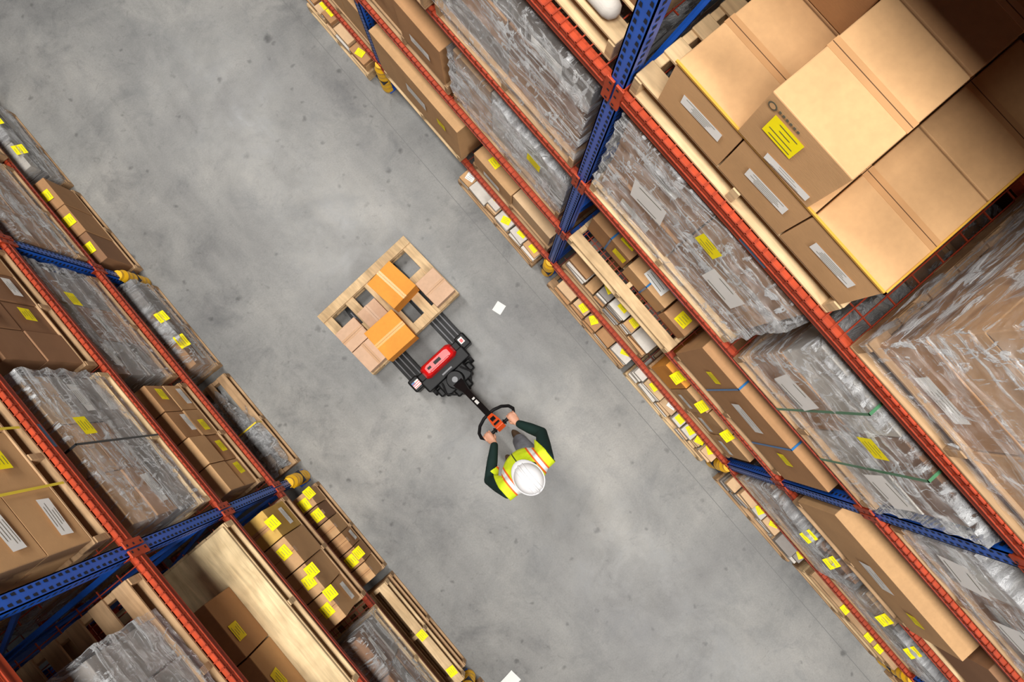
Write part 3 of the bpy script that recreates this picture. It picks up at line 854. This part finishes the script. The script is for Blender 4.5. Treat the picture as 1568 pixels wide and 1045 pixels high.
# ------------------------------------------------------------------ worker
WO = Vector((-0.27, -0.66, 0.0))
we = empty('warehouse_worker', WO)
SKIN = simple('skin', srgb(208, 152, 124), 0.5, 0.06, 20)
SHIRT = simple('dark_green_shirt', srgb(18, 42, 38), 0.8, 0.15, 14, spec=0.3)
JEANS = simple('grey_jeans', srgb(134, 138, 146), 0.85, 0.18, 20)
HAIR = simple('brown_hair', srgb(70, 48, 34), 0.7, 0.2, 40)
BOOT = simple('work_boot_leather', srgb(92, 70, 50), 0.6, 0.15)
HELM = simple('white_helmet_plastic', srgb(240, 241, 242), 0.22, 0.02)
EYEW = simple('eye_white', srgb(235, 232, 228), 0.3, 0.02)
EYED = simple('eye_iris', srgb(50, 36, 28), 0.3, 0.02)
LIP = simple('lips', srgb(176, 104, 92), 0.5, 0.05)

def vest_mat():
    m, nt, b = new_mat('hi_vis_vest')
    v = tex_coord(nt)
    sep = nt.nodes.new('ShaderNodeSeparateXYZ'); nt.links.new(v, sep.inputs[0])
    def mth(op, a, bb=None):
        n = nt.nodes.new('ShaderNodeMath'); n.operation = op
        if hasattr(a, 'links'): nt.links.new(a, n.inputs[0])
        else: n.inputs[0].default_value = a
        if bb is not None:
            if hasattr(bb, 'links'): nt.links.new(bb, n.inputs[1])
            else: n.inputs[1].default_value = bb
        return n.outputs[0]
    def band(val, c, w):
        return mth('LESS_THAN', mth('ABSOLUTE', mth('SUBTRACT', val, c)), w)
    ax = mth('ABSOLUTE', sep.outputs[0])
    o1 = band(ax, 0.145, 0.029); s1 = band(ax, 0.145, 0.015)
    o2 = band(sep.outputs[2], 1.04, 0.038); s2 = band(sep.outputs[2], 1.04, 0.022)
    lime = ramp(nt, noise_node(nt, v, 12, 3), [(0.3, srgb(206, 232, 18)), (0.7, srgb(236, 252, 40))])
    orange = srgb(250, 112, 36); silver = srgb(232, 234, 232)
    c = mixcol(nt, mth('MAXIMUM', o1, o2), lime, orange)
    c = mixcol(nt, mth('MAXIMUM', s1, s2), c, silver)
    zip_ = band(sep.outputs[0], 0.0, 0.005)
    c = mixcol(nt, zip_, c, srgb(60, 70, 30))
    nt.links.new(c, b.inputs['Base Color'])
    b.inputs['Roughness'].default_value = 0.65
    bump(nt, b, noise_node(nt, tex_coord(nt, (1, 1, 0.5)), 14, 3), 0.5, 0.02)
    return m
VEST = vest_mat()

def remeshed(mb, voxel, smooth_it=4):
    o = mb.obj('tmp')
    r = o.modifiers.new('r', 'REMESH'); r.mode = 'VOXEL'; r.voxel_size = voxel; r.use_smooth_shade = True
    s = o.modifiers.new('s', 'SMOOTH'); s.factor = 0.5; s.iterations = smooth_it
    dg = bpy.context.evaluated_depsgraph_get()
    me = bpy.data.meshes.new_from_object(o.evaluated_get(dg))
    bpy.data.objects.remove(o)
    return me
def link_mesh(me, name, parent):
    o = bpy.data.objects.new(name, me); scene.collection.objects.link(o); o.parent = parent
    me.polygons.foreach_set('use_smooth', [True] * len(me.polygons))
    return o
def ring(c, rx, ry, n=24):
    return [Vector((c[0] + rx * math.cos(2 * math.pi * k / n), c[1] + ry * math.sin(2 * math.pi * k / n), c[2])) for k in range(n)]

rj = math.radians(2.8)
hbl = Matrix.Rotation(rj, 3, 'Z') @ HB + Vector((-0.27, 0.62, 0)) - WO
WR = {-1: hbl + Vector((-0.135, -0.085, 0.035)), 1: hbl + Vector((0.135, -0.085, 0.035))}
SH = {-1: Vector((-0.205, 0.03, 1.40)), 1: Vector((0.205, 0.03, 1.40))}
EL = {-1: Vector((-0.285, 0.16, 1.15)), 1: Vector((0.305, 0.18, 1.16))}
bm_ = MB()
bm_.loft([ring((0, 0.0, 0.80), 0.13, 0.10), ring((0, 0.0, 0.86), 0.17, 0.125), ring((0, 0.01, 0.95), 0.18, 0.14), ring((0, 0.035, 1.06), 0.175, 0.15),
          ring((0, 0.045, 1.18), 0.18, 0.152), ring((0, 0.05, 1.29), 0.195, 0.145), ring((0, 0.04, 1.37), 0.205, 0.125), ring((0, 0.025, 1.43), 0.18, 0.095),
          ring((0, 0.02, 1.475), 0.11, 0.075), ring((0, 0.02, 1.51), 0.064, 0.062), ring((0, 0.02, 1.54), 0.058, 0.058)], SHIRT)
for s_ in (-1, 1):
    w = WR[s_]
    bm_.tube([Vector((s_ * 0.10, 0.03, 1.41)), SH[s_], SH[s_].lerp(EL[s_], 0.5), EL[s_], EL[s_].lerp(w, 0.5), EL[s_].lerp(w, 0.96)],
             [0.07, 0.074, 0.062, 0.054, 0.048, 0.036], SHIRT, 16)
LEG = {-1: [(-0.09, 0.0, 0.86), (-0.10, 0.05, 0.66), (-0.10, 0.08, 0.48), (-0.10, 0.0, 0.28), (-0.10, -0.05, 0.10)],
       1: [(0.09, 0.0, 0.86), (0.10, 0.12, 0.68), (0.105, 0.20, 0.50), (0.11, 0.14, 0.28), (0.11, 0.10, 0.10)]}
for s_ in (-1, 1):
    bm_.tube(LEG[s_], [0.095, 0.088, 0.070, 0.066, 0.058], JEANS, 18)
me = remeshed(bm_, 0.011, 5)
b2 = bmesh.new(); b2.from_mesh(me)
bv = b2.copy()
bmesh.ops.bisect_plane(b2, geom=b2.verts[:] + b2.edges[:] + b2.faces[:], plane_co=(0, 0, 0.93), plane_no=(0, 0, 1))
me.materials.clear(); me.materials.append(SHIRT); me.materials.append(JEANS)
for f in b2.faces:
    f.material_index = 1 if f.calc_center_median().z < 0.93 else 0
b2.to_mesh(me); b2.free()
link_mesh(me, 'body_and_clothes', we)
def cut(co, no):
    bmesh.ops.bisect_plane(bv, geom=bv.verts[:] + bv.edges[:] + bv.faces[:], plane_co=co, plane_no=no, clear_outer=True)
cut((0.235, 0, 0), (1, 0, 0)); cut((-0.235, 0, 0), (-1, 0, 0))
cut((0, 0.215, 0), (0, 1, 0)); cut((0, 0, 0.84), (0, 0, -1)); cut((0, 0.02, 1.485), (0, 0.35, 1))
# drop stray arm pieces: keep only the island containing the chest
bv.verts.ensure_lookup_table()
seed = min(bv.verts, key=lambda v: (v.co - Vector((0, -0.1, 1.2))).length)
keep = {seed}; stack = [seed]
while stack:
    v = stack.pop()
    for e_ in v.link_edges:
        o_ = e_.other_vert(v)
        if o_ not in keep: keep.add(o_); stack.append(o_)
bmesh.ops.delete(bv, geom=[v for v in bv.verts if v not in keep], context='VERTS')
bv.normal_update()
for v in bv.verts: v.co += v.normal * 0.014
mv = bpy.data.meshes.new('vest'); bv.to_mesh(mv); bv.free()
mv.materials.clear(); mv.materials.append(VEST)
for p in mv.polygons: p.material_index = 0
ov = link_mesh(mv, 'hi_vis_vest', we)
sd = ov.modifiers.new('solid', 'SOLIDIFY'); sd.thickness = 0.006; sd.offset = 0
# boots
bt = MB()
for s_, fy in ((-1, -0.05), (1, 0.10)):
    x = 0.105 * s_
    bt.loft([ring((x, fy + 0.055, 0.0), 0.048, 0.145), ring((x, fy + 0.055, 0.03), 0.05, 0.148), ring((x, fy + 0.045, 0.06), 0.046, 0.13), ring((x, fy + 0.01, 0.10), 0.045, 0.075), ring((x, fy - 0.005, 0.16), 0.043, 0.05)], BOOT)
bt.obj('work_boots', we, smooth=True)
# head
he = empty('head', (0, 0.015, 1.61)); he.parent = we; he.rotation_euler = (math.radians(-8), 0, 0)
hm = MB()
hm.ell((0, -0.005, 0.03), (0.075, 0.094, 0.09), SKIN, 24, 16)
hm.ell((0, 0.022, -0.045), (0.055, 0.062, 0.062), SKIN, 20, 12)
hm.ell((0, 0.055, -0.085), (0.026, 0.02, 0.018), SKIN)
hm.tube([(0, 0.0, -0.13), (0, -0.005, -0.03)], [0.055, 0.055], SKIN, 18)
hm.tube([(0, 0.085, 0.015), (0, 0.104, -0.022)], [0.008, 0.014], SKIN, 10)
for s_ in (-1, 1):
    hm.ell((0.076 * s_, -0.008, -0.01), (0.009, 0.019, 0.031), SKIN)
    hm.ell((0.03 * s_, 0.078, 0.022), (0.022, 0.008, 0.006), SKIN)
mh = remeshed(hm, 0.005, 4)
mh.materials.clear(); mh.materials.append(SKIN); mh.materials.append(HAIR)
for p in mh.polygons:
    c = p.center
    p.material_index = 1 if (c.z > -0.035 and c.y < -0.02 - max(0, (0.03 - c.z)) * 0.3 and abs(c.x) < 0.078) or c.z > 0.075 else 0
link_mesh(mh, 'head_skin', he)
fc = MB()
for s_ in (-1, 1):
    fc.ell((0.03 * s_, 0.080, 0.006), (0.013, 0.008, 0.007), EYEW)
    fc.ell((0.03 * s_, 0.0865, 0.006), (0.006, 0.003, 0.006), EYED)
    fc.ell((0.03 * s_, 0.088, 0.026), (0.018, 0.004, 0.004), HAIR)
fc.ell((0, 0.083, -0.05), (0.022, 0.006, 0.006), LIP)
fc.obj('face', he, smooth=True)
# hard hat
hh = MB()
rings = []
HRX, HRY = 0.112, 0.128
for i in range(11):
    a = (math.pi / 2) * i / 10
    r = max(math.cos(a), 0.04)
    rings.append(ring((0, -0.005, 0.045 + 0.115 * math.sin(a)), HRX * r, HRY * r, 36))
hh.loft(rings, HELM)
def brim(z, k):
    out = []
    for j in range(36):
        a = 2 * math.pi * j / 36
        fx, fy = math.cos(a), math.sin(a)
        ext = 0.008 + (0.028 * max(0, fy) ** 3)
        out.append(Vector((fx * (HRX + ext * k), -0.005 + fy * (HRY + ext * k), z - 0.012 * k * max(0, fy))))
    return out
hh.loft([brim(0.038, 0), brim(0.038, 1), brim(0.046, 1), brim(0.05, 0)], HELM)
for xo, rr_ in ((0, 0.010), (-0.035, 0.006), (0.035, 0.006)):
    pts = []
    for i in range(13):
        a = math.radians(15 + 150 * i / 12)
        kx = math.sqrt(max(0, 1 - (xo / HRX) ** 2))
        pts.append(Vector((xo, -0.005 + HRY * kx * math.cos(a), 0.045 + 0.115 * kx * math.sin(a))))
    hh.tube(pts, rr_, HELM, 8)
hh.obj('hard_hat', he, smooth=True)
# hands closed around the grip bar
for s_ in (-1, 1):
    h = MB(); O = hbl + Vector((0.135 * s_, 0, 0))
    q = lambda x, y, z: O + Vector((x * s_, y, z))
    h.tube([WR[s_].lerp(EL[s_], 0.15), q(0, -0.085, 0.035), q(0, -0.05, 0.036), q(0, -0.005, 0.030)], [0.026, 0.027, 0.037, 0.040], SKIN, 16, flat=0.5, side=(1, 0, 0))
    for x, k, r in ((-0.033, 0.92, 0.0092), (-0.011, 1.05, 0.0096), (0.011, 1.0, 0.0094), (0.032, 0.82, 0.0082)):
        h.tube([q(x, -0.02, 0.031), q(x, 0.008, 0.031), q(x, 0.029 * k, 0.010), q(x, 0.022 * k, -0.019), q(x, -0.002, -0.026 * k)], [r * 1.1, r * 1.05, r, r * 0.92, r * 0.8], SKIN, 10)
    h.tube([q(-0.022, -0.062, 0.026), q(-0.045, -0.040, 0.012), q(-0.046, -0.020, -0.010), q(-0.036, -0.002, -0.026)], [0.014, 0.012, 0.0105, 0.009], SKIN, 10)
    mm = remeshed(h, 0.0028, 2)
    mm.materials.clear(); mm.materials.append(SKIN)
    for p in mm.polygons: p.material_index = 0
    link_mesh(mm, 'hand', we)

# ------------------------------------------------------------------ litter
def paper(name, x, y, w, h, rot):
    m = MB(); n = 5; vs = []; fs = []
    for j in range(n + 1):
        for i in range(n + 1):
            vs.append(((i / n - 0.5) * w, (j / n - 0.5) * h, 0.002 + 0.006 * abs(noise.noise(Vector((i * 0.7 + x, j * 0.7, 3))))))
    for j in range(n):
        for i in range(n): a = j * (n + 1) + i; fs.append((a, a + 1, a + n + 2, a + n + 1))
    m.add(vs, fs, WHT); m.obj(name, smooth=True, loc=(x, y, 0.0), rotz=rot)
paper('scrap_paper', 0.545, 0.68, 0.11, 0.10, 0.3)
paper('scrap_paper', -1.80, -2.23, 0.20, 0.13, 0.1)

# ------------------------------------------------------------------ lights
w = bpy.data.worlds.new('world'); scene.world = w; w.use_nodes = True
w.node_tree.nodes['Background'].inputs[0].default_value = (0.95, 0.96, 1.0, 1)
w.node_tree.nodes['Background'].inputs[1].default_value = 0.05
for y in (-10, -5, 0, 5, 10):
    l = bpy.data.lights.new('high_bay_light', 'AREA')
    l.shape = 'RECTANGLE'; l.size = 1.1; l.size_y = 3.0; l.energy = 450; l.color = (1.0, 0.975, 0.94)
    o = bpy.data.objects.new('high_bay_light', l); o.location = (-0.45, y, 10.3)
    scene.collection.objects.link(o)

# ------------------------------------------------------------------ camera
g = Vector((-16, 79, 1045)).normalized()
n = Vector((0.76, -0.65, 0)).normalized(); e1 = (n - g * n.dot(g)).normalized()
e2 = e1.cross(g) * -1
if e2.dot(Vector((-0.65, -0.76, 0))) < 0: e2 = -e2
cols = [Vector((e1.x, e2.x, -g.x)), -Vector((e1.y, e2.y, -g.y)), -Vector((e1.z, e2.z, -g.z))]
M3 = Matrix((cols[0], cols[1], cols[2])).transposed()
cam = bpy.data.cameras.new('camera'); cam.lens = 24.0; cam.sensor_width = 36.0; cam.clip_start = 0.05
co = bpy.data.objects.new('camera', cam)
co.matrix_world = Matrix.Translation((0, 0, 7.0)) @ M3.to_4x4()
scene.collection.objects.link(co)
scene.camera = co
